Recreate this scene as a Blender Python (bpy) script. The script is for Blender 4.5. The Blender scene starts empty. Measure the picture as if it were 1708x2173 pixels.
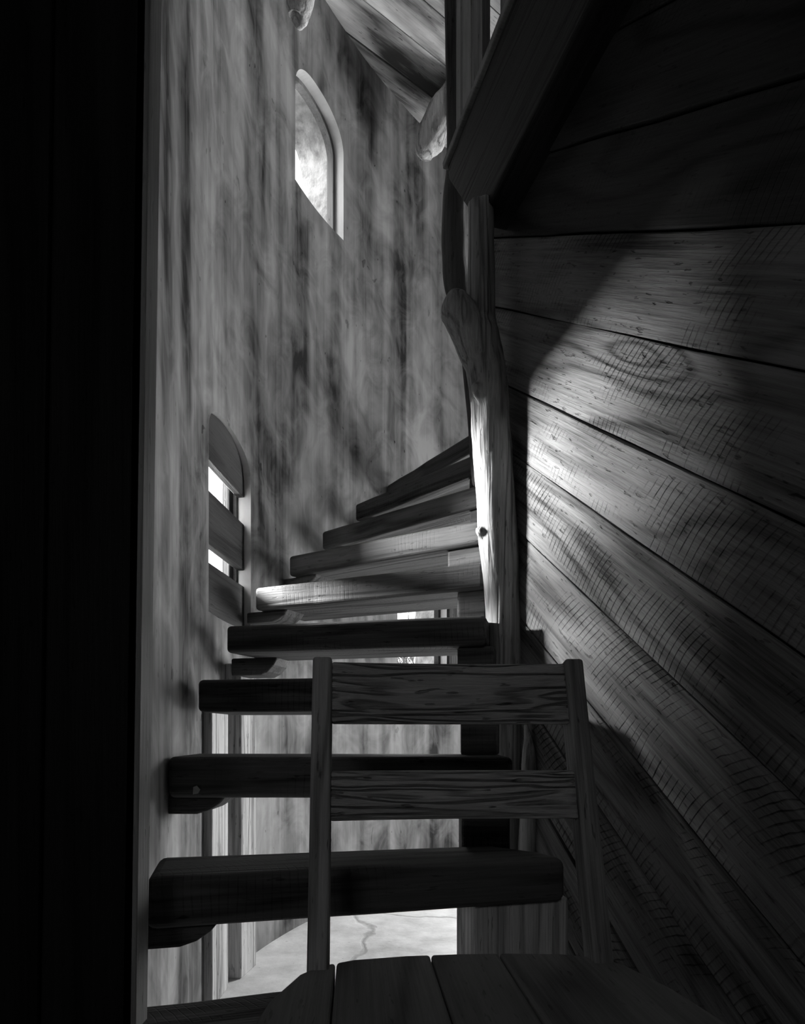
import bpy, bmesh, math, random
from mathutils import Vector, Matrix, noise

random.seed(7)
scene = bpy.context.scene
COL = scene.collection

# ------------------------------------------------------------------ camera
cam_d = bpy.data.cameras.new('camera')
cam = bpy.data.objects.new('camera', cam_d)
COL.objects.link(cam)
cam.location = (0, 0, 0.85)
cam.rotation_euler = (math.radians(90), 0, 0)
cam_d.sensor_fit = 'VERTICAL'
cam_d.sensor_height = 36.0
cam_d.lens = 1400 / 2173 * 36.0
cam_d.shift_y = (1560 - 1086.5) / 2173
cam_d.clip_start = 0.02
scene.camera = cam

# ------------------------------------------------------------------ world
w = bpy.data.worlds.new('overcast_sky')
scene.world = w
w.use_nodes = True
w.node_tree.nodes['Background'].inputs[0].default_value = (1, 1, 1, 1)
w.node_tree.nodes['Background'].inputs[1].default_value = 2.0

# ------------------------------------------------------------------ daylight at the openings, and a room fill
def area(name, loc, aim, sx, sy, watts, spread=180):
    d = bpy.data.lights.new(name, 'AREA')
    d.shape = 'RECTANGLE'
    d.size, d.size_y, d.energy = sx, sy, watts
    d.spread = math.radians(spread)
    o = bpy.data.objects.new(name, d)
    COL.objects.link(o)
    o.location = loc
    o.rotation_euler = (Vector(aim) - Vector(loc)).to_track_quat('-Z', 'Y').to_euler()
    return o

area('daylight_low_window', (-1.40, 2.53, 1.82), (0.36, 1.90, 1.55), 0.32, 0.36, 112, 84)
area('daylight_arched_window', (-1.55, 2.75, 4.35), (0.3, 3.6, 3.2), 0.8, 0.8, 34)
area('daylight_back_window', (-0.25, 4.75, 1.9), (0.1, 3.2, 1.0), 0.8, 0.8, 60)
area('daylight_doorway', (1.35, 4.62, 1.15), (-0.1, 2.9, 0.6), 0.75, 1.7, 150)
area('daylight_upper_window', (2.35, 4.75, 3.55), (-0.2, 2.9, 3.5), 0.9, 0.8, 120)
area('room_fill', (-0.5, -2.0, 1.78), (0.1, 1.2, 0.8), 0.5, 0.4, 3.6)  # added weak fill lamp behind the viewer, brightens the chair

scene.view_settings.view_transform = 'Standard'
scene.view_settings.look = 'None'
scene.view_settings.gamma = 1.0
scene.view_settings.use_curve_mapping = False
scene.view_settings.exposure = 0.0

# ------------------------------------------------------------------ materials
class NT:
    def __init__(self, name):
        self.m = bpy.data.materials.new(name)
        self.m.use_nodes = True
        self.t = self.m.node_tree
        self.b = self.t.nodes['Principled BSDF']
        self.b.inputs['Specular IOR Level'].default_value = 0.10
    def n(self, typ, **kw):
        x = self.t.nodes.new(typ)
        for k, v in kw.items():
            setattr(x, k, v)
        return x
    def l(self, a, b):
        self.t.links.new(a, b)
    def put(self, sock, v):
        if isinstance(v, (int, float)):
            sock.default_value = v
        elif isinstance(v, (tuple, list)):
            sock.default_value = v
        else:
            self.l(v, sock)
    def math(self, op, a, b=0.0, c=None, clamp=False):
        x = self.n('ShaderNodeMath', operation=op, use_clamp=clamp)
        self.put(x.inputs[0], a); self.put(x.inputs[1], b)
        if c is not None: self.put(x.inputs[2], c)
        return x.outputs[0]
    def coords(self, rnd=True):
        tc = self.n('ShaderNodeTexCoord')
        v = tc.outputs['Object']
        if rnd:
            oi = self.n('ShaderNodeObjectInfo')
            s = self.n('ShaderNodeVectorMath', operation='MULTIPLY_ADD')
            r = self.n('ShaderNodeCombineXYZ')
            k = self.math('MULTIPLY', oi.outputs['Random'], 37.0)
            self.l(k, r.inputs[0]); self.l(k, r.inputs[2])
            k2 = self.math('MULTIPLY', oi.outputs['Random'], 91.0)
            self.l(k2, r.inputs[1])
            s.inputs[1].default_value = (1, 1, 1)
            self.l(v, s.inputs[0]); self.l(r.outputs[0], s.inputs[2])
            v = s.outputs[0]
        return v
    def scaled(self, v, s):
        x = self.n('ShaderNodeVectorMath', operation='MULTIPLY')
        self.l(v, x.inputs[0]); x.inputs[1].default_value = s
        return x.outputs[0]
    def noise(self, v, scale=1.0, detail=3, rough=.55, dist=0.0):
        x = self.n('ShaderNodeTexNoise')
        x.inputs['Scale'].default_value = scale
        x.inputs['Detail'].default_value = detail
        x.inputs['Roughness'].default_value = rough
        x.inputs['Distortion'].default_value = dist
        self.l(v, x.inputs['Vector'])
        return x.outputs['Fac']
    def ramp(self, f, stops):
        x = self.n('ShaderNodeValToRGB')
        e = x.color_ramp.elements
        while len(e) < len(stops): e.new(.5)
        for el, (p, g) in zip(e, stops):
            el.position = p; el.color = (g, g, g, 1)
        self.l(f, x.inputs[0])
        return x.outputs[0]
    def maprange(self, f, a, b, c, d):
        x = self.n('ShaderNodeMapRange')
        self.put(x.inputs[0], f)
        for i, q in enumerate((a, b, c, d)): x.inputs[i + 1].default_value = q
        return x.outputs[0]
    def finish(self, val, h, rough=.7, bump=.4, dist=.004):
        c = self.n('ShaderNodeCombineColor')
        for i in range(3): self.l(val, c.inputs[i])
        self.l(c.outputs[0], self.b.inputs['Base Color'])
        self.b.inputs['Roughness'].default_value = rough
        bp = self.n('ShaderNodeBump')
        bp.inputs['Strength'].default_value = bump
        bp.inputs['Distance'].default_value = dist
        self.l(h, bp.inputs['Height'])
        self.l(bp.outputs[0], self.b.inputs['Normal'])
        return self.m


def wood(name, dark, light, rings=10, sx=.9, sy=5.0, fiber=.35, kerf=0.0, bump=.5, rough=.65,
         blotch=.5, axis=0, dist=.004, kerf_freq=46.0, knots=0.0):
    """long grain along local axis (0 = X, 2 = Z); contour lines of stretched noise make the rings"""
    t = NT(name)
    v = t.coords()
    def S(a, b):
        return (a, b, b) if axis == 0 else (b, b, a)
    big = t.noise(t.scaled(v, S(sx, sy)), 1.0, 2, .45, .2)
    core = None
    if knots:
        vo = t.n('ShaderNodeTexVoronoi'); vo.inputs['Scale'].default_value = 1.0
        t.l(t.scaled(v, S(.95, 4.6)), vo.inputs['Vector'])
        kd = vo.outputs['Distance']
        pull = t.math('POWER', t.maprange(kd, 0, .45, 1, 0), 2.0)
        big = t.math('ADD', big, t.math('MULTIPLY', pull, .35 * knots))
        core = t.maprange(kd, .05, .09, 1, 0)
    ring = t.math('SINE', t.math('MULTIPLY', big, rings * 6.283))
    ring = t.maprange(ring, -1, 1, 0, 1)
    ringp = t.math('SUBTRACT', 1.0, t.math('POWER', ring, 3.0))
    fib = t.noise(t.scaled(v, S(4, 150)), 1.0, 3, .65)
    fib = t.maprange(fib, .28, .72, 0, 1)
    blo = t.noise(t.scaled(v, S(1.3, 5)), 1.0, 4, .6)
    pits = t.noise(t.scaled(v, S(22, 110)), 1.0, 2, .5)
    pits = t.maprange(pits, .66, .72, 0, 1)
    f = t.math('ADD', t.math('MULTIPLY', ringp, .40), t.math('MULTIPLY', fib, fiber))
    f = t.math('ADD', f, t.math('MULTIPLY', t.maprange(blo, .3, .7, -.5, .5), blotch))
    f = t.math('ADD', f, .12)
    h = t.math('ADD', t.math('MULTIPLY', ringp, .55), t.math('MULTIPLY', fib, .35))
    if kerf:
        sep = t.n('ShaderNodeSeparateXYZ'); t.l(v, sep.inputs[0])
        wob = t.noise(t.scaled(v, S(3, 3)), 1.0, 1, .5)
        wob2 = t.noise(t.scaled(v, S(40, 9)), 1.0, 1, .5)
        tc = t.n('ShaderNodeTexCoord')
        s2 = t.n('ShaderNodeSeparateXYZ'); t.l(tc.outputs['Object'], s2.inputs[0])
        yy = s2.outputs[1]
        ph = t.math('ADD', sep.outputs[0], t.math('MULTIPLY', t.math('MULTIPLY', yy, yy), 2.2))
        ph = t.math('ADD', ph, t.math('MULTIPLY', wob, .06))
        ph = t.math('ADD', ph, t.math('MULTIPLY', wob2, .010))
        k = t.math('SINE', t.math('MULTIPLY', ph, kerf_freq * 6.283))
        k = t.maprange(k, .80, .99, 0, 1)
        mask = t.maprange(t.noise(t.scaled(v, S(2.6, 8)), 1.0, 4, .65), .49, .62, 0, 1)
        k = t.math('MULTIPLY', k, mask)
        f = t.math('SUBTRACT', f, t.math('MULTIPLY', k, .6 * kerf))
        h = t.math('SUBTRACT', h, t.math('MULTIPLY', k, .9 * kerf))
    if core is not None:
        f = t.math('SUBTRACT', f, t.math('MULTIPLY', core, .35))
        h = t.math('ADD', h, t.math('MULTIPLY', core, .5))
    f = t.math('SUBTRACT', f, t.math('MULTIPLY', pits, .3))
    h = t.math('SUBTRACT', h, t.math('MULTIPLY', pits, .5))
    f = t.math('MAXIMUM', t.math('MINIMUM', f, 1.0), 0.0)
    val = t.maprange(f, 0, 1, dark, light)
    return t.finish(val, h, rough, bump, dist)


def plaster(name, dark, light, streak=1.0, bump=.25):
    """hand washed wall: cloudy vertical brush wash, fine drip lines, flaked chips"""
    t = NT(name)
    v = t.coords(False)
    wide = t.noise(t.scaled(v, (7.5, 7.5, .45)), 1.0, 2, .5, .5)
    cloud = t.noise(t.scaled(v, (2.4, 2.4, 1.5)), 1.0, 3, .55, .9)
    blot = t.noise(t.scaled(v, (6.5, 6.5, 5.0)), 1.0, 4, .6, 1.2)
    line = t.noise(t.scaled(v, (60, 60, 1.2)), 1.0, 3, .6)
    fine = t.noise(t.scaled(v, (190, 190, 4)), 1.0, 2, .6)
    f = t.maprange(cloud, .3, .7, -.31, .31)
    f = t.math('ADD', f, t.maprange(wide, .3, .7, -.30 * streak, .30 * streak))
    f = t.math('ADD', f, t.maprange(blot, .35, .68, -.17, .17))
    f = t.math('ADD', f, t.math('MULTIPLY', t.math('SUBTRACT', line, .5), .30 * streak))
    f = t.math('ADD', f, t.math('MULTIPLY', t.math('SUBTRACT', fine, .5), .20 * streak))
    chips = t.noise(t.scaled(v, (9, 9, 7)), 1.0, 3, .6, .5)
    chip = t.maprange(chips, .70, .71, 0, 1)
    specks = t.maprange(t.noise(t.scaled(v, (45, 45, 25)), 1.0, 1, .5), .76, .79, 0, 1)
    f = t.math('ADD', f, .5)
    f = t.math('SUBTRACT', f, t.math('MULTIPLY', chip, .22))
    f = t.math('SUBTRACT', f, t.math('MULTIPLY', specks, .35))
    f = t.math('MAXIMUM', t.math('MINIMUM', f, 1.0), 0.0)
    val = t.maprange(f, 0, 1, dark, light)
    h = t.math('ADD', t.math('MULTIPLY', line, .5), t.math('MULTIPLY', blot, .5))
    h = t.math('SUBTRACT', h, t.math('MULTIPLY', chip, .4))
    return t.finish(val, h, .85, bump, .004)


def stone(name, dark, light, scale=14, bump=.8, crack=False):
    t = NT(name)
    v = t.coords(False)
    a = t.noise(v, scale, 6, .65)
    b = t.noise(v, scale * .25, 4, .6, .6)
    f = t.math('ADD', t.math('MULTIPLY', t.maprange(a, .3, .7, 0, 1), .5), t.math('MULTIPLY', t.maprange(b, .3, .7, 0, 1), .5))
    h = a
    if crack:
        wob = t.n('ShaderNodeVectorMath', operation='MULTIPLY_ADD')
        nz = t.n('ShaderNodeTexNoise'); nz.inputs['Scale'].default_value = 3.0; nz.inputs['Detail'].default_value = 5
        t.l(v, nz.inputs['Vector'])
        t.l(nz.outputs['Color'], wob.inputs[0]); wob.inputs[1].default_value = (.25, .25, 0); t.l(v, wob.inputs[2])
        vo = t.n('ShaderNodeTexVoronoi', feature='DISTANCE_TO_EDGE')
        vo.inputs['Scale'].default_value = 0.9
        t.l(wob.outputs[0], vo.inputs['Vector'])
        c = t.maprange(vo.outputs['Distance'], .0, .012, 1, 0)
        f = t.math('SUBTRACT', f, t.math('MULTIPLY', c, .6))
        h = t.math('SUBTRACT', h, t.math('MULTIPLY', c, .8))
        p = t.maprange(t.noise(v, 30, 3, .7), .66, .72, 0, .5)
        f = t.math('SUBTRACT', f, p)
    f = t.math('MAXIMUM', t.math('MINIMUM', f, 1.0), 0.0)
    return t.finish(t.maprange(f, 0, 1, dark, light), h, .85, bump, .006)


M = {}
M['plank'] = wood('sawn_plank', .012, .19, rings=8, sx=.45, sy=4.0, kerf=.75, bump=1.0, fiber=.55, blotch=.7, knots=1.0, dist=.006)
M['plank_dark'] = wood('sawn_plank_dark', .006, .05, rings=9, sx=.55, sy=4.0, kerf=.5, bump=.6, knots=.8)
M['tread'] = wood('stair_timber', .010, .13, rings=5, sx=.7, sy=9, bump=.6, kerf=.25, kerf_freq=60)
M['log'] = wood('peeled_log', .03, .36, rings=6, sx=.6, sy=16, bump=.8, fiber=.5, axis=2, rough=.55)
M['log_pale'] = wood('pale_broken_log', .12, .80, rings=5, sx=.6, sy=10, bump=1.0, fiber=.5, axis=2)
M['log_dark'] = wood('bark_log', .02, .10, rings=5, sx=.8, sy=12, bump=.8, fiber=.5, axis=2)
M['chair'] = wood('chair_oak', .02, .50, rings=10, sx=1.1, sy=26, bump=1.0, fiber=.35, dist=.012)
M['chair_v'] = wood('chair_oak_upright', .05, .42, rings=6, sx=.9, sy=16, bump=1.0, fiber=.5, axis=2)
M['seat'] = wood('chair_seat_board', .10, .34, rings=5, sx=.8, sy=5, bump=.4, fiber=.3, knots=.5)
M['beam'] = wood('beam_timber', .005, .03, rings=6, sx=.6, sy=8, bump=.7)
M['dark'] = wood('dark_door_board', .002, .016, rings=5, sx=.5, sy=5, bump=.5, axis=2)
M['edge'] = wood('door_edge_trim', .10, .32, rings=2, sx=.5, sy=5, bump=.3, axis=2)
M['post'] = wood('rough_post', .06, .60, rings=5, sx=.8, sy=14, bump=.9, fiber=.55, axis=2)
M['ceil'] = wood('painted_ceiling_board', .10, .95, rings=2.2, sx=1.3, sy=6, bump=.5, fiber=.2, blotch=1.1)
M['slat'] = wood('shutter_board', .006, .06, rings=4, sx=.9, sy=6, bump=.5)
M['baluster'] = wood('baluster_board', .05, .30, rings=3, sx=.7, sy=8, bump=.4, axis=2)
M['wall'] = plaster('washed_plaster', .022, .37)
M['rim'] = plaster('reveal_plaster', .45, .75, .4)
M['outer'] = stone('tower_masonry', .12, .75, 22, 1.5)
M['floor'] = stone('worn_concrete', .40, .86, 9, .4, True)
M['ground'] = stone('desert_ground', .35, .6, 6, .5)
M['room'] = plaster('dim_room_plaster', .06, .14)
M['backing'] = wood('joint_backing', .004, .012, rings=2)
M['chip'] = stone('paint_chip', .4, .7, 40, .2)

# ------------------------------------------------------------------ helpers
def link(name, me, mat=None, parent=None, mats=None):
    o = bpy.data.objects.new(name, me)
    COL.objects.link(o)
    for m in (mats or ([mat] if mat else [])):
        me.materials.append(m)
    if parent is not None:
        o.parent = parent
        o.matrix_parent_inverse = parent.matrix_basis.inverted()
    return o

def empty(name, loc, label, cat, group=None, rz=0):
    o = bpy.data.objects.new(name, None)
    COL.objects.link(o)
    o.empty_display_size = .1
    o.matrix_basis = Matrix.Translation(loc) @ Matrix.Rotation(rz, 4, 'Z')
    tag(o, label, cat, group)
    return o

def tag(o, label, cat, group=None):
    o['label'] = label
    o['category'] = cat
    if group: o['group'] = group
    return o

def struct(o):
    o['kind'] = 'structure'
    return o

def bevel(o, wd, seg=2, ang=35):
    b = o.modifiers.new('edge', 'BEVEL')
    b.width = wd; b.segments = seg
    b.limit_method = 'ANGLE'; b.angle_limit = math.radians(ang)
    return o

def smooth(me):
    for p in me.polygons: p.use_smooth = True

def frame(o, x, y, z):
    x, y, z = Vector(x).normalized(), Vector(y).normalized(), Vector(z).normalized()
    m = Matrix((x, y, z)).transposed().to_4x4()
    m.translation = Vector(o)
    return m

def prism(name, poly, t0, t1, mat, parent=None, mtx=None, bev=.004, seg=2, cuts=0, jit=0.0):
    """polygon in local XY, from z=t0 to z=t1"""
    bm = bmesh.new()
    pts = []
    n = len(poly)
    for i in range(n):
        a, b = Vector(poly[i]), Vector(poly[(i + 1) % n])
        k = max(1, int((b - a).length / cuts)) if cuts else 1
        for j in range(k):
            p = a.lerp(b, j / k)
            if j and jit:
                d = (b - a).normalized()
                p = p + Vector((-d.y, d.x)) * (noise.noise(Vector((p.x * 6, p.y * 6, n + t1 * 9))) * jit)
            pts.append(p)
    lo = [bm.verts.new((p.x, p.y, t0)) for p in pts]
    hi = [bm.verts.new((p.x, p.y, t1)) for p in pts]
    bm.faces.new(hi); bm.faces.new(lo[::-1])
    for i in range(len(pts)):
        j = (i + 1) % len(pts)
        bm.faces.new((lo[i], lo[j], hi[j], hi[i]))
    bmesh.ops.recalc_face_normals(bm, faces=bm.faces)
    me = bpy.data.meshes.new(name); bm.to_mesh(me); bm.free()
    o = link(name, me, mat, parent)
    if mtx is not None:
        o.matrix_basis = mtx
    if bev: bevel(o, bev, seg)
    return o

def rect(x0, x1, y0, y1):
    return [(x0, y0), (x1, y0), (x1, y1), (x0, y1)]

def clip(poly, a, b, c):
    """keep a*x+b*y<=c"""
    out = []
    for i in range(len(poly)):
        p, q = poly[i], poly[(i + 1) % len(poly)]
        fp, fq = a * p[0] + b * p[1] - c, a * q[0] + b * q[1] - c
        if fp <= 0: out.append(p)
        if (fp < 0 < fq) or (fq < 0 < fp):
            t = fp / (fp - fq)
            out.append((p[0] + (q[0] - p[0]) * t, p[1] + (q[1] - p[1]) * t))
    return out

def tube_into(bm, pts, radii, seg=20, rough=.05, seed=0.0, sub=6, caps=True, squash=None):
    P, R = [], []
    n = len(pts)
    V = [Vector(p) for p in pts]
    for i in range(n - 1):
        p0, p1, p2, p3 = V[max(i - 1, 0)], V[i], V[i + 1], V[min(i + 2, n - 1)]
        for j in range(sub):
            t = j / sub
            P.append(.5 * ((2 * p1) + (p2 - p0) * t + (2 * p0 - 5 * p1 + 4 * p2 - p3) * t * t + (3 * p1 - p0 - 3 * p2 + p3) * t ** 3))
            s = t * t * (3 - 2 * t)
            R.append(radii[i] * (1 - s) + radii[i + 1] * s)
    P.append(V[-1]); R.append(radii[-1])
    rings = []
    up = None
    for i, p in enumerate(P):
        d = (P[min(i + 1, len(P) - 1)] - P[max(i - 1, 0)]).normalized()
        if up is None:
            up = d.orthogonal()
        a = (up - d * up.dot(d)).normalized(); up = a
        b = d.cross(a)
        ring = []
        for k in range(seg):
            th = 2 * math.pi * k / seg
            o = a * math.cos(th) + b * math.sin(th)
            q = Vector((math.cos(th) * 1.7 + seed, math.sin(th) * 1.7, i * .22))
            r = R[i] * (1 + rough * 2 * noise.noise(q) + rough * .8 * noise.noise(Vector((math.cos(th) * 5 + seed, math.sin(th) * 5, i * .35))))
            ring.append(bm.verts.new(p + o * r))
        rings.append(ring)
    for i in range(len(rings) - 1):
        for k in range(seg):
            k2 = (k + 1) % seg
            bm.faces.new((rings[i][k], rings[i][k2], rings[i + 1][k2], rings[i + 1][k]))
    if caps:
        bm.faces.new(rings[0][::-1]); bm.faces.new(rings[-1])

def tube(name, pts, radii, mat, parent=None, **kw):
    bm = bmesh.new()
    tube_into(bm, pts, radii, **kw)
    bmesh.ops.recalc_face_normals(bm, faces=bm.faces)
    me = bpy.data.meshes.new(name); bm.to_mesh(me); bm.free()
    smooth(me)
    return link(name, me, mat, parent)

def raw(name, verts, faces, mat=None, parent=None, mats=None, idx=None, merge=0, sm=False):
    bm = bmesh.new()
    vs = [bm.verts.new(v) for v in verts]
    for i, f in enumerate(faces):
        fc = bm.faces.new([vs[k] for k in f])
        if idx: fc.material_index = idx[i]
    if merge: bmesh.ops.remove_doubles(bm, verts=bm.verts, dist=merge)
    bmesh.ops.recalc_face_normals(bm, faces=bm.faces)
    me = bpy.data.meshes.new(name); bm.to_mesh(me); bm.free()
    if sm: smooth(me)
    return link(name, me, mat, parent, mats)

# ------------------------------------------------------------------ the curved tower wall with its openings
CTRL = [(-.44, 1.04), (-.475, 1.12), (-.515, 1.35), (-.575, 1.7), (-.612, 2.0), (-.62, 2.25), (-.59, 2.5), (-.51, 2.8),
        (-.40, 3.08), (-.25, 3.33), (-.05, 3.6), (.25, 3.92), (.62, 4.17), (1.1, 4.36), (1.7, 4.44), (2.4, 4.33),
        (3.1, 3.95), (3.6, 3.35), (3.9, 2.6), (3.95, 1.8)]
PATH = []
for i in range(len(CTRL) - 1):
    p0, p1, p2, p3 = [Vector(CTRL[min(max(k, 0), len(CTRL) - 1)]) for k in (i - 1, i, i + 1, i + 2)]
    for j in range(24):
        t = j / 24
        PATH.append(.5 * ((2 * p1) + (p2 - p0) * t + (2 * p0 - 5 * p1 + 4 * p2 - p3) * t * t + (3 * p1 - p0 - 3 * p2 + p3) * t ** 3))
PATH.append(Vector(CTRL[-1]))
SL = [0.0]
for a, b in zip(PATH, PATH[1:]): SL.append(SL[-1] + (b - a).length)
STOT = SL[-1]

def W(s):
    s = min(max(s, 0), STOT)
    lo, hi = 0, len(SL) - 1
    while hi - lo > 1:
        m = (lo + hi) // 2
        if SL[m] <= s: lo = m
        else: hi = m
    t = (s - SL[lo]) / max(1e-9, SL[hi] - SL[lo])
    p = PATH[lo].lerp(PATH[hi], t)
    d = (W_(min(s + .03, STOT)) - W_(max(s - .03, 0))).normalized()
    return p, Vector((-d.y, d.x))          # outward normal
def W_(s):
    import bisect
    k = min(max(bisect.bisect_right(SL, s) - 1, 0), len(SL) - 2)
    t = (s - SL[k]) / max(1e-9, SL[k + 1] - SL[k])
    return PATH[k].lerp(PATH[k + 1], t)
def s_of(x, y):
    return min(zip(SL, PATH), key=lambda q: (q[1] - Vector((x, y))).length)[0]

CEIL = 4.35
class Opening:
    def __init__(self, a, b, sill, spring, rise):
        self.a, self.b, self.sill, self.spring, self.rise = s_of(*a), s_of(*b), sill, spring, rise
        self.c, self.h = (self.a + self.b) / 2, (self.b - self.a) / 2
    def top(self, s):
        u = min(1, abs((s - self.c) / self.h))
        return self.spring + self.rise * math.sqrt(max(0, 1 - u ** 2.2))
    def contour(self, n=26):
        pts = [(self.a, self.sill)]
        for k in range(1, 6): pts.append((self.a, self.sill + (self.spring - self.sill) * k / 6))
        for k in range(n + 1):
            s = self.c - self.h * math.cos(math.pi * k / n)
            pts.append((s, self.top(s)))
        for k in range(1, 6): pts.append((self.b, self.spring + (self.sill - self.spring) * k / 6))
        pts.append((self.b, self.sill))
        for k in range(1, 8): pts.append((self.b + (self.a - self.b) * k / 8, self.sill))
        return pts

OP1 = Opening((-.47, 2.91), (-.296, 3.265), 3.30, 3.72, .165)     # upper arched window
OP2 = Opening((-.619, 2.11), (-.58, 2.54), 1.245, 1.83, .115)     # low arched window with boards
OP3 = Opening((-.03, 3.625), (.258, 3.925), 1.06, 1.72, .04)      # window behind the stair
OP4 = Opening((.95, 4.31), (1.75, 4.44), 0.0, 1.85, .15)          # doorway behind the plank wall
OP5 = Opening((1.9, 4.43), (2.75, 4.17), 3.15, 3.95, .18)         # upper window behind the balustrade
OPS = [OP1, OP2, OP3, OP4, OP5]
THICK = .24

def build_wall():
    cuts = set()
    s = 0.0
    while s < STOT:
        cuts.add(round(s, 4)); s += .04
    cuts.add(STOT)
    for o in OPS:
        cuts = {c for c in cuts if not (o.a - .012 < c < o.a + .012 or o.b - .012 < c < o.b + .012)}
        for k in range(27): cuts.add(o.c - o.h * math.cos(math.pi * k / 26))
    cs = sorted(cuts)
    V, F, I = [], [], []
    def quad(a, b, c, d, mi):
        k = len(V); V.extend((a, b, c, d)); F.append((k, k + 1, k + 2, k + 3)); I.append(mi)
    for s0, s1 in zip(cs, cs[1:]):
        if s1 - s0 < 1e-6: continue
        mid = (s0 + s1) / 2
        ops = sorted([o for o in OPS if o.a < mid < o.b], key=lambda o: o.sill)
        for off, mi in ((0, 0), (THICK, 1)):
            def P(s, z):
                p, n = W(s)
                return (p.x + n.x * off, p.y + n.y * off, z)
            lo0 = lo1 = -.02 if off == 0 else -.3
            for o in ops:
                if o.sill > 0.001: quad(P(s0, lo0), P(s1, lo1), P(s1, o.sill), P(s0, o.sill), mi)
                lo0, lo1 = o.top(s0), o.top(s1)
            quad(P(s0, lo0), P(s1, lo1), P(s1, CEIL + .05), P(s0, CEIL + .05), mi)
    return struct(raw('wall_back', V, F, mats=[M['wall'], M['outer']], idx=I, merge=.0005, sm=True))
build_wall()

def reveal(o, d0, d1, mat, name, parent=None, inset=0.0, steps=1, rough=0.0, out=1.0, ring=0.0):
    """the sides of an opening from depth d0 to d1 outward; ring>0 makes a closed frame ring of that width"""
    ct = o.contour()
    if rough:
        ct2 = []
        for i in range(len(ct)):
            a, b = ct[i], ct[(i + 1) % len(ct)]
            k = max(1, int(math.hypot(b[0] - a[0], b[1] - a[1]) / .02))
            ct2 += [(a[0] + (b[0] - a[0]) * j / k, a[1] + (b[1] - a[1]) * j / k) for j in range(k)]
        ct = ct2
    cz = (o.sill + o.spring) / 2
    _, nc = W(o.c)
    def pos(s, z, d, ins):
        f = 1 - ins / max(o.h, .05)
        fz = 1 - ins / max((o.spring + o.rise - o.sill) / 2, .05)
        zc = (o.sill + o.spring + o.rise) / 2
        s2, z2 = o.c + (s - o.c) * f, zc + (z - zc) * fz
        p, n = W(s2)
        n = (n + nc * 2).normalized()
        v = Vector((p.x + n.x * d, p.y + n.y * d, z2))
        if rough and d > d0 + 1e-4:
            q = v * 11
            r = Vector((noise.noise(q), noise.noise(q + Vector((7, 3, 1))), noise.noise(q + Vector((1, 9, 5)))))
            r2 = Vector((noise.noise(v * 34), noise.noise(v * 34 + Vector((5, 5, 5))), noise.noise(v * 34 + Vector((2, 8, 4)))))
            v += (r + r2 * .5) * rough
        return v
    V, F = [], []
    n = len(ct)
    rings = []
    if ring:
        prof = [(d0, inset), (d1, inset), (d1, inset + ring), (d0, inset + ring)]
    else:
        prof = [(d0 + (d1 - d0) * k / steps, inset) for k in range(steps + 1)]
    for d, ins in prof:
        V += [pos(s, z, d, ins) for s, z in ct]
    R = len(prof)
    for r in range(R if ring else R - 1):
        r2 = (r + 1) % R
        for i in range(n):
            j = (i + 1) % n
            F.append((r * n + i, r * n + j, r2 * n + j, r2 * n + i))
    return raw(name, V, F, mat, parent, sm=bool(rough))

def window(num, o, label, cat_mat, frame_mat):
    w_ = reveal(o, 0, .05, M['rim'], f'window_{num}')
    struct(w_); w_['label'] = label
    reveal(o, .05, .085, frame_mat, 'window_frame', w_, inset=0.0, ring=.018)
    reveal(o, .085, THICK + .02, M['outer'], 'stone_reveal', w_, steps=14, rough=.012)
    return w_
win1 = window(1, OP1, 'tall arched window high on the curved wall with bright plaster rim', None, M['baluster'])
win2 = window(2, OP2, 'low arched window in the curved wall, crossed by three dark boards', None, M['slat'])
win3 = window(3, OP3, 'small bright window seen between the stair treads', None, M['slat'])
door1 = window(4, OP4, 'doorway opening letting daylight in behind the plank wall', None, M['slat']); door1.name = 'door_1'
win5 = window(4, OP5, 'upper window letting daylight onto the ceiling boards', None, M['slat'])

# boards across the low window
def cross_board(o, z0, z1, d, parent, arch=False, t=.028, inset=.0, name='slat'):
    n = 22
    _, nc = W(o.c)
    pts = []
    for k in range(n + 1):
        s = o.a + .002 + (o.b - o.a - .004) * k / n
        p, nn = W(s)
        pts.append((s, p))
    p0, p1 = pts[0][1], pts[-1][1]
    xd = (p1 - p0).normalized(); L = (p1 - p0).length
    yd = Vector((-xd.y, xd.x))
    org = p0 + yd * d
    poly = [(0, z0), (L, z0)]
    if arch:
        for k in range(n, -1, -1):
            s = o.a + (o.b - o.a) * k / n
            poly.append((L * k / n, max(z0 + .03, o.top(s) - .004)))
    else:
        poly += [(L, z1), (0, z1)]
    m = frame((org.x, org.y, 0), (xd.x, xd.y, 0), (0, 0, 1), (xd.y, -xd.x, 0))
    return prism(name, poly, -t, 0, M['slat'], parent, m, .003)
for z0, z1, ar in ((1.762, 0, True), (1.482, 1.658, False), (1.248, 1.42, False)):
    b = cross_board(OP2, z0, z1, .055 - .03, win2, ar)
# upright stop behind the boards
pb, nb = W(OP2.b - .02)
for nm, s_, in (('stop', OP2.b - .03),):
    p, n_ = W(s_)
    m = frame((p.x + n_.x * .062, p.y + n_.y * .062, 0), (0, 0, 1), (n_.y, -n_.x, 0), (n_.x, n_.y, 0))
    prism('window_stop', rect(OP2.sill, OP2.top(s_) - .005, -.025, .025), 0, .03, M['slat'], win2, m, .002)
# dark upright board right of the window behind the stair
p, n_ = W(OP3.b + .045)
m = frame((p.x - n_.x * .012, p.y - n_.y * .012, 0), (0, 0, 1), (n_.y, -n_.x, 0), (n_.x, n_.y, 0))
prism('casing', rect(1.0, 1.9, -.04, .04), 0, .03, M['slat'], win3, m, .003)

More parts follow.
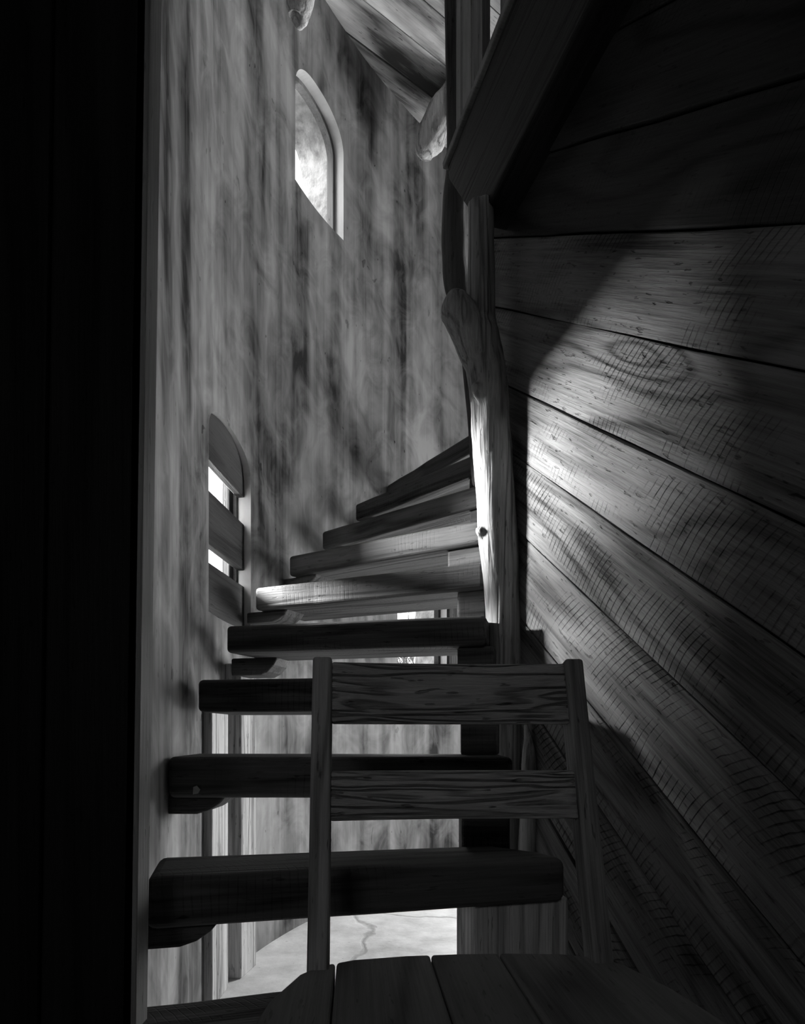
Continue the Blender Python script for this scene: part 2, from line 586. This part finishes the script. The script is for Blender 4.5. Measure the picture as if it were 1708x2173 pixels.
# shrub outside the window behind the stair
def shrub(loc, seed, label):
    rnd = random.Random(seed)
    e = empty('bare_shrub', loc, label, 'shrub')
    bm = bmesh.new()
    def grow(p, d, r, n):
        q = p + d * (.10 + .08 * rnd.random())
        mid = p.lerp(q, .5) + Vector((rnd.uniform(-1, 1), rnd.uniform(-1, 1), rnd.uniform(-1, 1))) * .015
        tube_into(bm, [p, mid, q], [r, r * .85, r * .7], seg=5, rough=0, sub=2)
        if n:
            for _ in range(rnd.choice((2, 2, 3))):
                nd = (d + Vector((rnd.uniform(-1, 1), rnd.uniform(-1, 1), rnd.uniform(-.5, .9))) * .75).normalized()
                grow(q, nd, r * .7, n - 1)
    for k in range(5):
        foot = Vector(loc) + Vector((rnd.uniform(-.1, .1), rnd.uniform(-.1, .1), 0))
        fork = foot + Vector((rnd.uniform(-.15, .15), rnd.uniform(-.1, .1), rnd.uniform(.95, 1.2)))
        tube_into(bm, [foot, foot.lerp(fork, .5) + Vector((.03, .02, 0)), fork], [.018, .015, .012], seg=6, rough=0, sub=3)
        grow(fork, Vector((rnd.uniform(-.5, .5), rnd.uniform(-.3, .3), 1)).normalized(), .012, 6)
    bm.transform(Matrix.Identity(4))
    me = bpy.data.meshes.new('branches'); bm.to_mesh(me); bm.free()
    link('branches', me, M['log_dark'], e)
shrub((.03, 4.95, -.3), 3, 'leafless twiggy shrub outside the window behind the stair')

# ------------------------------------------------------------------ floors, ceiling, shell of the near room
def slab(name, poly, z0, z1, mat, parent=None):
    return struct(prism(name, poly, z0, z1, mat, parent, None, 0))
slab('ground', rect(-9, 12, -8, 14), -.5, -.3, M['ground'])
FRONT = [(3.95, 1.8), (3.7, .5), (2.9, -.9), (1.5, -1.8), (.1, -2.05), (-1.2, -1.8), (-1.75, -.8), (-1.75, .4), (-1.6, 1.036), (-.44, 1.036)]
shell = [(p.x, p.y) for p in PATH[::6]] + FRONT
slab('floor', shell, -.1, 0, M['floor'])
ceil = slab('ceiling', shell, CEIL + .03, CEIL + .15, M['backing'])
# ceiling boards
bd = Vector((.80, .60)); bn = Vector((-.60, .80))
base = Vector((-.188, 3.14)).dot(bn)
region = [(p.x, p.y) for p in PATH if p.x < 2.2] + [(2.2, 2.3), (-.2, 1.1)]
for k in range(-9, 10):
    a0, a1 = base + k * .172 + .0025, base + (k + 1) * .172 - .0025
    pl = clip(clip(region, -bn.x, -bn.y, -a0), bn.x, bn.y, a1)
    if len(pl) < 3: continue
    loc = [(Vector(q).dot(bd), Vector(q).dot(bn)) for q in pl]
    m = frame((0, 0, 0), (bd.x, bd.y, 0), (bn.x, bn.y, 0), (0, 0, 1))
    dz = random.uniform(-.003, .003)
    prism('ceiling_board', loc, CEIL + dz, CEIL + .035, M['ceil'], ceil, m, .003, 1)

# walls of the rest of the room
V, F = [], []
for i, (x, y) in enumerate(FRONT):
    V += [(x, y, -.02), (x, y, CEIL + .05)]
for i in range(len(FRONT) - 1):
    if i == 4:  # unseen opening added behind the viewer for the fill lamp, z 1.5 .. 2.0 over part of this length
        a, b = Vector(FRONT[4]), Vector(FRONT[5])
        q0, q1 = a.lerp(b, .25), a.lerp(b, .65)
        k = len(V)
        for q in (a, q0, q1, b):
            for z in (-.02, 1.5, 2.0, CEIL + .05): V.append((q.x, q.y, z))
        for c in range(3):
            for r in range(3):
                if c == 1 and r == 1: continue
                F.append((k + c * 4 + r, k + c * 4 + 4 + r, k + c * 4 + 5 + r, k + c * 4 + 1 + r))
        continue
    F.append((2 * i, 2 * i + 2, 2 * i + 3, 2 * i + 1))
struct(raw('wall_front', V, F, M['room'], merge=.0005))

# ------------------------------------------------------------------ plank wall on the right
UH = Vector((-.2643, .9644, 0)); NL = Vector((-.9644, -.2643, 0))       # along the wall away from the viewer / its face normal
O0 = Vector((.304, 2.05, 0)) - NL * .043                                 # where the wall meets the log
OB = Vector((.304, 2.05, 0))                                              # line of the beam above
WTOP = 2.49
PLEN = 3.75
slope = .735 / 1.0369
# wall coordinates: a = distance back from the log (towards the viewer), z
backing = prism('wall_right', rect(-.225, PLEN, 0, WTOP + .3), -.09, -.028, M['backing'], None,
                frame(O0, -UH, (0, 0, 1), NL), 0)
struct(backing)
pdir = Vector((-1, slope)).normalized()                                   # plank direction in (a, z): away and up
pper = Vector((slope, 1)).normalized()
lines = [1.957 + .22 * k for k in range(14, 0, -1)] + [1.957, 1.737, 1.516, 1.296, 1.064, .869, .651, .403, .19, -.03, -.25, -.47, -.69, -.91]
lines = [z * 1.05 + .85 - .05 * slope for z in lines]
full = rect(-.23, PLEN, 0.0, WTOP + .1)
rp = random.Random(5)
for i in range(len(lines) - 1):
    zt, zb = lines[i], lines[i + 1]
    ct_ = Vector((0, zt)).dot(pper) - .0022
    cb_ = Vector((0, zb)).dot(pper) + .0022
    pl = clip(clip(full, pper.x, pper.y, ct_), -pper.x, -pper.y, -cb_)
    if len(pl) < 3: continue
    ar = abs(sum(pl[j][0] * pl[(j + 1) % len(pl)][1] - pl[(j + 1) % len(pl)][0] * pl[j][1] for j in range(len(pl)))) / 2
    if ar < .004: continue
    loc = [(Vector(q).dot(pdir), Vector(q).dot(pper) - cb_) for q in pl]
    # local frame: X along plank, Y up across the plank, Z out of the wall
    X3 = (-UH) * pdir.x + Vector((0, 0, 1)) * pdir.y
    Y3 = (-UH) * pper.x + Vector((0, 0, 1)) * pper.y
    Z3 = X3.cross(Y3)
    org = O0 + Y3 * cb_
    s = 1 if Z3.dot(NL) > 0 else -1
    lift = rp.uniform(-.004, .003)
    m = frame(org, X3, Y3, Z3)
    t0, t1 = (-.03, lift) if s > 0 else (-lift, .03)
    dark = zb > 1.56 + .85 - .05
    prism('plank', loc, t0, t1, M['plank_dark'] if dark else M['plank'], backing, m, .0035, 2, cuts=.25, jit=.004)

# ------------------------------------------------------------------ beam over the plank wall, upper floor, balustrade
bm_ = empty('timber_beam', tuple(OB + Vector((0, 0, 2.47))), 'heavy dark timber beam on top of the plank wall and knotty log', 'beam')
BF = frame(OB, -UH, (0, 0, 1), NL)
prism('beam_body', [(-.06, 2.47), (3.7, 2.47), (3.7, 2.90), (-.36, 2.90), (-.34, 2.84)], -.10, .05, M['beam'], bm_, BF, .008)
prism('beam_cap', [(-.37, 2.90), (3.7, 2.90), (3.7, 2.93), (-.38, 2.93)], -.10, .062, M['edge'], bm_, BF, .004)
up_poly = []
A = OB + NL * -.10 + UH * .0
B = OB + NL * -.10 - UH * 3.7
slab('floor_upper', [(A.x, A.y), (3.9, 2.2), (3.95, 1.8), (3.7, .5), (2.9, -.9), (1.5, -1.8), (B.x, B.y)][::-1], 2.5, 2.56, M['backing'])
C1 = OB + NL * .04 - UH * 1.05
slab('ceiling_room', [(C1.x, C1.y), (-.45, 1.0), (-1.6, 1.0), (-1.75, .4), (-1.75, -.8), (-1.2, -1.8), (.1, -2.05), (1.2, -1.85)], 2.5, 2.58, M['backing'])
bal = empty('balustrade', tuple(OB + UH * .25 + Vector((0, 0, 2.93))), 'upright board balustrade standing on the dark beam up to the ceiling', 'balustrade')
for a0, a1 in ((-.375, -.325), (-.305, -.225), (-.20, -.125), (.02, .11), (.20, .29), (.40, .49), (.60, .69)):
    m = frame(OB + NL * -.005 + (-UH) * ((a0 + a1) / 2) + Vector((0, 0, 2.92)), NL, UH, (0, 0, 1))
    prism('baluster', rect(-.015, .015, -(a1 - a0) / 2, (a1 - a0) / 2), 0, CEIL - 2.92, M['baluster'], bal, m, .003)

# ------------------------------------------------------------------ dark door side in the foreground on the left
def lean_board(name, x0, x1, y0, y1, z1, mat, parent, lean=.0142, bev=.004):
    V = []
    for z in (0, z1):
        k = lean * z
        V += [(x0 + k, y0, z), (x1 + k, y0, z), (x1 + k, y1, z), (x0 + k, y1, z)]
    F = [(0, 1, 2, 3), (4, 5, 6, 7), (0, 1, 5, 4), (1, 2, 6, 5), (2, 3, 7, 6), (3, 0, 4, 7)]
    o = raw(name, V, F, mat, parent)
    bevel(o, bev, 2)
    return o
wl = struct(lean_board('wall_left', -1.75, -.43, 1.012, 1.036, 2.5, M['backing'], None, bev=0))
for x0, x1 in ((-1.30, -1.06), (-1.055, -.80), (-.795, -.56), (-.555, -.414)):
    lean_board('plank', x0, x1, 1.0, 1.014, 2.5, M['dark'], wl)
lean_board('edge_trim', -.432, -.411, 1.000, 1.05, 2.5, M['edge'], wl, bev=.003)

# ------------------------------------------------------------------ staircase
st = empty('staircase', (0, 1.2, 0), 'open timber winder stair climbing between the curved wall and the knotty log', 'staircase')
TR = {  # front left, front right, depth left, depth right, top, thickness, corbel (len, height, setback), block
    1: ((-.42, .935), (.47, 1.19), .165, .17, .40, .09),
    2: ((-.448, 1.144), (.3375, 1.346), .235, .14, .60, .092),
    3: ((-.541, 1.52), (.252, 1.50), .28, .25, .80, .095),
    4: ((-.554, 1.78), (.232, 1.64), .29, .34, 1.0, .088),
    5: ((-.566, 2.11), (.243, 1.92), .27, .25, 1.2, .087),
    6: ((-.552, 2.46), (.258, 2.088), .29, .29, 1.4, .085),
    7: ((-.4776, 2.763), (.275, 2.286), .30, .25, 1.6, .085),
    8: ((-.378, 3.08), (.30, 2.488), .28, .25, 1.8, .085),
    9: ((-.237, 3.286), (.31, 2.676), .28, .25, 2.0, .085),
    10: ((-.0866, 3.566), (.325, 2.917), .28, .25, 2.2, .085),
}
for k, (fl, fr, dl, dr, zt, th) in TR.items():
    a, b = Vector(fl), Vector(fr)
    xd = (b - a).normalized(); yd = Vector((-xd.y, xd.x)); L = (b - a).length
    m = frame((a.x, a.y, zt), (xd.x, xd.y, 0), (yd.x, yd.y, 0), (0, 0, 1))
    if k == 2:
        poly = [(0.0, 0), (L, 0), (L - .02, dr * .6), (L - .09, dr + .05), (.0, dl - .01)]
    else:
        poly = [(0, 0), (L, 0), (L, dr), (-.03 if k < 5 else .03, dl)]
    t = prism('tread', poly, -th, 0, M['tread'], st, m, .014 if k != 2 else .02, 4, cuts=.12, jit=.006)
    # corbel on the wall side
    if 2 <= k <= 9 and k != 4:
        ln, ht = .125, .042
        sb = .03
        if k == 5: ln, ht, sb = .11, .06, .15
        prof = [(-.06, 0), (-.06, -ht), (ln * .45, -ht), (ln * .68, -ht * .8), (ln * .88, -ht * .42), (ln, 0)]
        mc = m @ frame((0, sb, -th + .001), (1, 0, 0), (0, 0, 1), (0, -1, 0))
        c = prism('corbel', prof, -.12, 0, M['tread'], t, None, .006)
        c.matrix_parent_inverse = Matrix.Identity(4)
        c.matrix_basis = m.inverted() @ mc
    # block under the inner end, standing on the tread below
    X0 = {2: (.155, .36), 3: (.137, .25), 4: (.142, .236), 5: (.155, .262), 6: (.168, .262), 7: (.150, .27), 8: (.245, .30), 9: (.26, .31)}.get(k)
    if X0:
        sb = .035 if k < 6 else .02
        u0 = (X0[0] - a.x) / xd.x; u1 = (X0[1] - a.x) / xd.x
        hb = .20 - th + .004 if k not in (2, 3) else zt - th - .001
        pb_ = prism('block', rect(u0, u1, sb, sb + (.12 if k < 6 else .10)), -th - hb, -th + .002, M['tread'] if k != 2 else M['post'], t, None, .01, 3)
        pb_.matrix_parent_inverse = Matrix.Identity(4)
# paint chip on the third visible tread
a = Vector(TR[3][0])
ch = prism('paint_flake', [(-.006, -.008), (.006, -.006), (.011, .003), (.003, .012), (-.005, .009)], 0, .003, M['chip'], st,
           frame((-.475, 1.5165, .722), (1, 0, 0), (0, 0, 1), (0, -1, 0)), 0)

# ------------------------------------------------------------------ knotty log post
LD = 2.05
def px(x, y, d): return ((x - 854) / 1400 * d, d, .85 + (1560 - y) / 1400 * d)
lp = empty('log_post', (.31, LD, 0), 'crooked peeled log post with a knob where the stair treads meet the plank wall', 'log post')
log_pts = [(.325, -.01, .085), (.318, .15, .075), (.318, .35, .062), (.322, .80, .054), (.321, 1.085, .050), (.313, 1.23, .054),
           (.298, 1.45, .060), (.283, 1.67, .061), (.274, 1.82, .060), (.262, 1.96, .062), (.246, 2.08, .056), (.242, 2.18, .044), (.244, 2.40, .041), (.244, 2.50, .040)]
bm = bmesh.new()
tube_into(bm, [(x, LD, z) for x, z, r in log_pts], [r for x, z, r in log_pts], seg=28, rough=.07, seed=2.0, sub=6)
# knob, a broken side branch stub and small burls
tube_into(bm, [(.245, LD, 2.02), (.195, LD - .01, 2.12), (.158, LD - .015, 2.172), (.136, LD - .015, 2.19)], [.06, .057, .053, .034], seg=16, rough=.05, seed=5)
tube_into(bm, [(.262, LD - .02, 1.85), (.228, LD - .04, 1.90), (.212, LD - .045, 1.915)], [.034, .022, .012], seg=12, rough=.2, seed=9)
tube_into(bm, [(.295, LD - .01, 1.46), (.243, LD - .02, 1.475), (.232, LD - .02, 1.49)], [.03, .018, .008], seg=12, rough=.25, seed=11)
me = bpy.data.meshes.new('trunk'); bm.to_mesh(me); bm.free()
o = link('trunk', me, M['log'], lp)
rm = o.modifiers.new('blend', 'REMESH'); rm.mode = 'VOXEL'; rm.voxel_size = .005; rm.use_smooth_shade = True
sm_ = o.modifiers.new('soft', 'SMOOTH'); sm_.factor = .5; sm_.iterations = 5
tube('splinter', [(.362, 1.93, -.005), (.366, 1.93, .40), (.372, 1.925, .75), (.362, 1.94, .885)], [.034, .03, .023, .005], M['log'], lp, seg=10, rough=.2, seed=4)

# second, dark crooked pole behind it
PD = 2.50
pole_px = [(1022, 1008, 20), (1012, 930, 18), (1003, 800, 19), (988, 690, 21), (968, 600, 26), (963, 520, 27), (963, 440, 25), (965, 350, 18), (962, 250, 15), (959, 120, 14), (957, 0, 14), (956, -140, 14)]
pts, rad = [], []
for x, y, r in pole_px:
    pts.append(px(x, y, PD)); rad.append(r / 1400 * PD)
pts[0] = (pts[0][0], PD, 1.795)
pp = tube('crooked_pole', pts, rad, M['log_dark'], None, seg=18, rough=.06, seed=3.0)
pp.modifiers.new('sub', 'SUBSURF').levels = 0
tag(pp, 'dark crooked pole rising behind the knotty log to the ceiling', 'pole')

# log braces at the ceiling
lb = tube('log_brace', [(.42, 3.62, 4.50), (.33, 3.6, 4.36), (.235, 3.57, 4.22), (.155, 3.55, 4.07), (.118, 3.54, 3.985), (.11, 3.54, 3.955)],
          [.11, .105, .095, .075, .05, .02], M['log_pale'], None, seg=20, rough=.1, seed=8)
tag(lb, 'pale broken log end bracing the ceiling boards where they meet the curved wall', 'log')
lb2 = tube('log_brace', [(-.30, 2.50, 4.38), (-.345, 2.54, 4.0), (-.40, 2.60, 3.76), (-.415, 2.62, 3.70), (-.42, 2.62, 3.69)], [.07, .062, .055, .04, .015], M['log_pale'], None, seg=18, rough=.06, seed=12)
tag(lb2, 'rounded log tip hanging from the ceiling against the curved wall above the arched window', 'log')

# ------------------------------------------------------------------ rough posts against the wall under the stair
def post(x0, x1, y0, y1, z1, sh, label):
    V = []
    for z in (0, z1):
        V += [(x0, y0, z), (x1, y0, z), (x1 + sh, y1, z), (x0 + sh, y1, z)]
    F = [(0, 1, 2, 3), (4, 5, 6, 7), (0, 1, 5, 4), (1, 2, 6, 5), (2, 3, 7, 6), (3, 0, 4, 7)]
    o = raw('timber_post', V, F, M['post'])
    bevel(o, .004, 2)
    tag(o, label, 'post', 'rough posts under the stair')
post(-.618, -.588, 2.04, 2.22, .955, .002, 'rough upright timber post under the stair, the shorter one, ending below the fourth tread')
post(-.619, -.562, 2.30, 2.44, 1.10, .022, 'rough upright timber post under the stair, the taller one standing on the lit floor')

# ------------------------------------------------------------------ chair
CH = Matrix.Translation((.088, .985, 0)) @ Matrix.Rotation(math.radians(4), 4, 'Z')
chair = empty('wooden_chair', (.088, .985, 0), 'dark oak chair with two back rails and a planked seat, standing before the stair', 'chair', rz=math.radians(4))
def cpart(name, poly, t0, t1, mat, mtx, bev=.004, seg=2, **kw):
    o = prism(name, poly, t0, t1, mat, chair, None, bev, seg, **kw)
    o.matrix_parent_inverse = Matrix.Identity(4)
    o.matrix_basis = mtx
    return o
outline = [(-.27, -.42), (.27, -.42), (.285, -.25), (.268, -.12), (.240, -.02), (.215, .012), (.16, .032), (.08, .041), (0, .043), (-.08, .040), (-.16, .028), (-.212, .004), (-.238, -.03), (-.268, -.12), (-.285, -.25)]
SZ = .51
for x0, x1 in ((-.3, -.188), (-.186, -.043), (-.041, .064), (.066, .3)):
    pl = clip(clip(outline, -1, 0, -x0), 1, 0, x1)
    loc = [(y, -x) for x, y in pl]           # grain along local X = chair depth
    cpart('seat_board', loc, -.032, 0, M['seat'], Matrix.Translation((0, 0, SZ)) @ Matrix.Rotation(math.radians(90), 4, 'Z') , .005, 3)
rake = math.atan2(.135, .465)
for sx in (-1, 1):
    m = Matrix.Translation((sx * .2125, 0, SZ - .03)) @ Matrix.Rotation(-rake, 4, 'X')
    cpart('back_post', rect(-.016, .016, -.024, .024), 0, .515, M['chair_v'], m, .006, 3)
    for y in (-.035, -.36):
        mm = Matrix.Translation((sx * .205, y, 0))
        o = cpart('leg', rect(-.018, .018, -.018, .018), 0, SZ - .03, M['chair_v'], mm, .004)
def rail(z0, z1, name='back_rail'):
    n = 12
    bmm = bmesh.new()
    rows = []
    yoff = lambda z: (z - SZ + .03) * math.tan(rake) - .006
    for k in range(n + 1):
        x = -.198 + .396 * k / n
        bow = .016 * (1 - (x / .198) ** 2)
        rows.append([bmm.verts.new((x, yoff(z) + bow + dy, z)) for z, dy in ((z0, -.012), (z0, .012), (z1, .012), (z1, -.012))])
    for k in range(n):
        for i in range(4):
            j = (i + 1) % 4
            bmm.faces.new((rows[k][i], rows[k][j], rows[k + 1][j], rows[k + 1][i]))
    bmm.faces.new(rows[0]); bmm.faces.new(rows[-1][::-1])
    bmesh.ops.recalc_face_normals(bmm, faces=bmm.faces)
    me = bpy.data.meshes.new(name); bmm.to_mesh(me); bmm.free()
    o = link(name, me, M['chair'], chair)
    o.matrix_parent_inverse = Matrix.Identity(4)
    bevel(o, .005, 3)
rail(.868, .972)
rail(.716, .792)
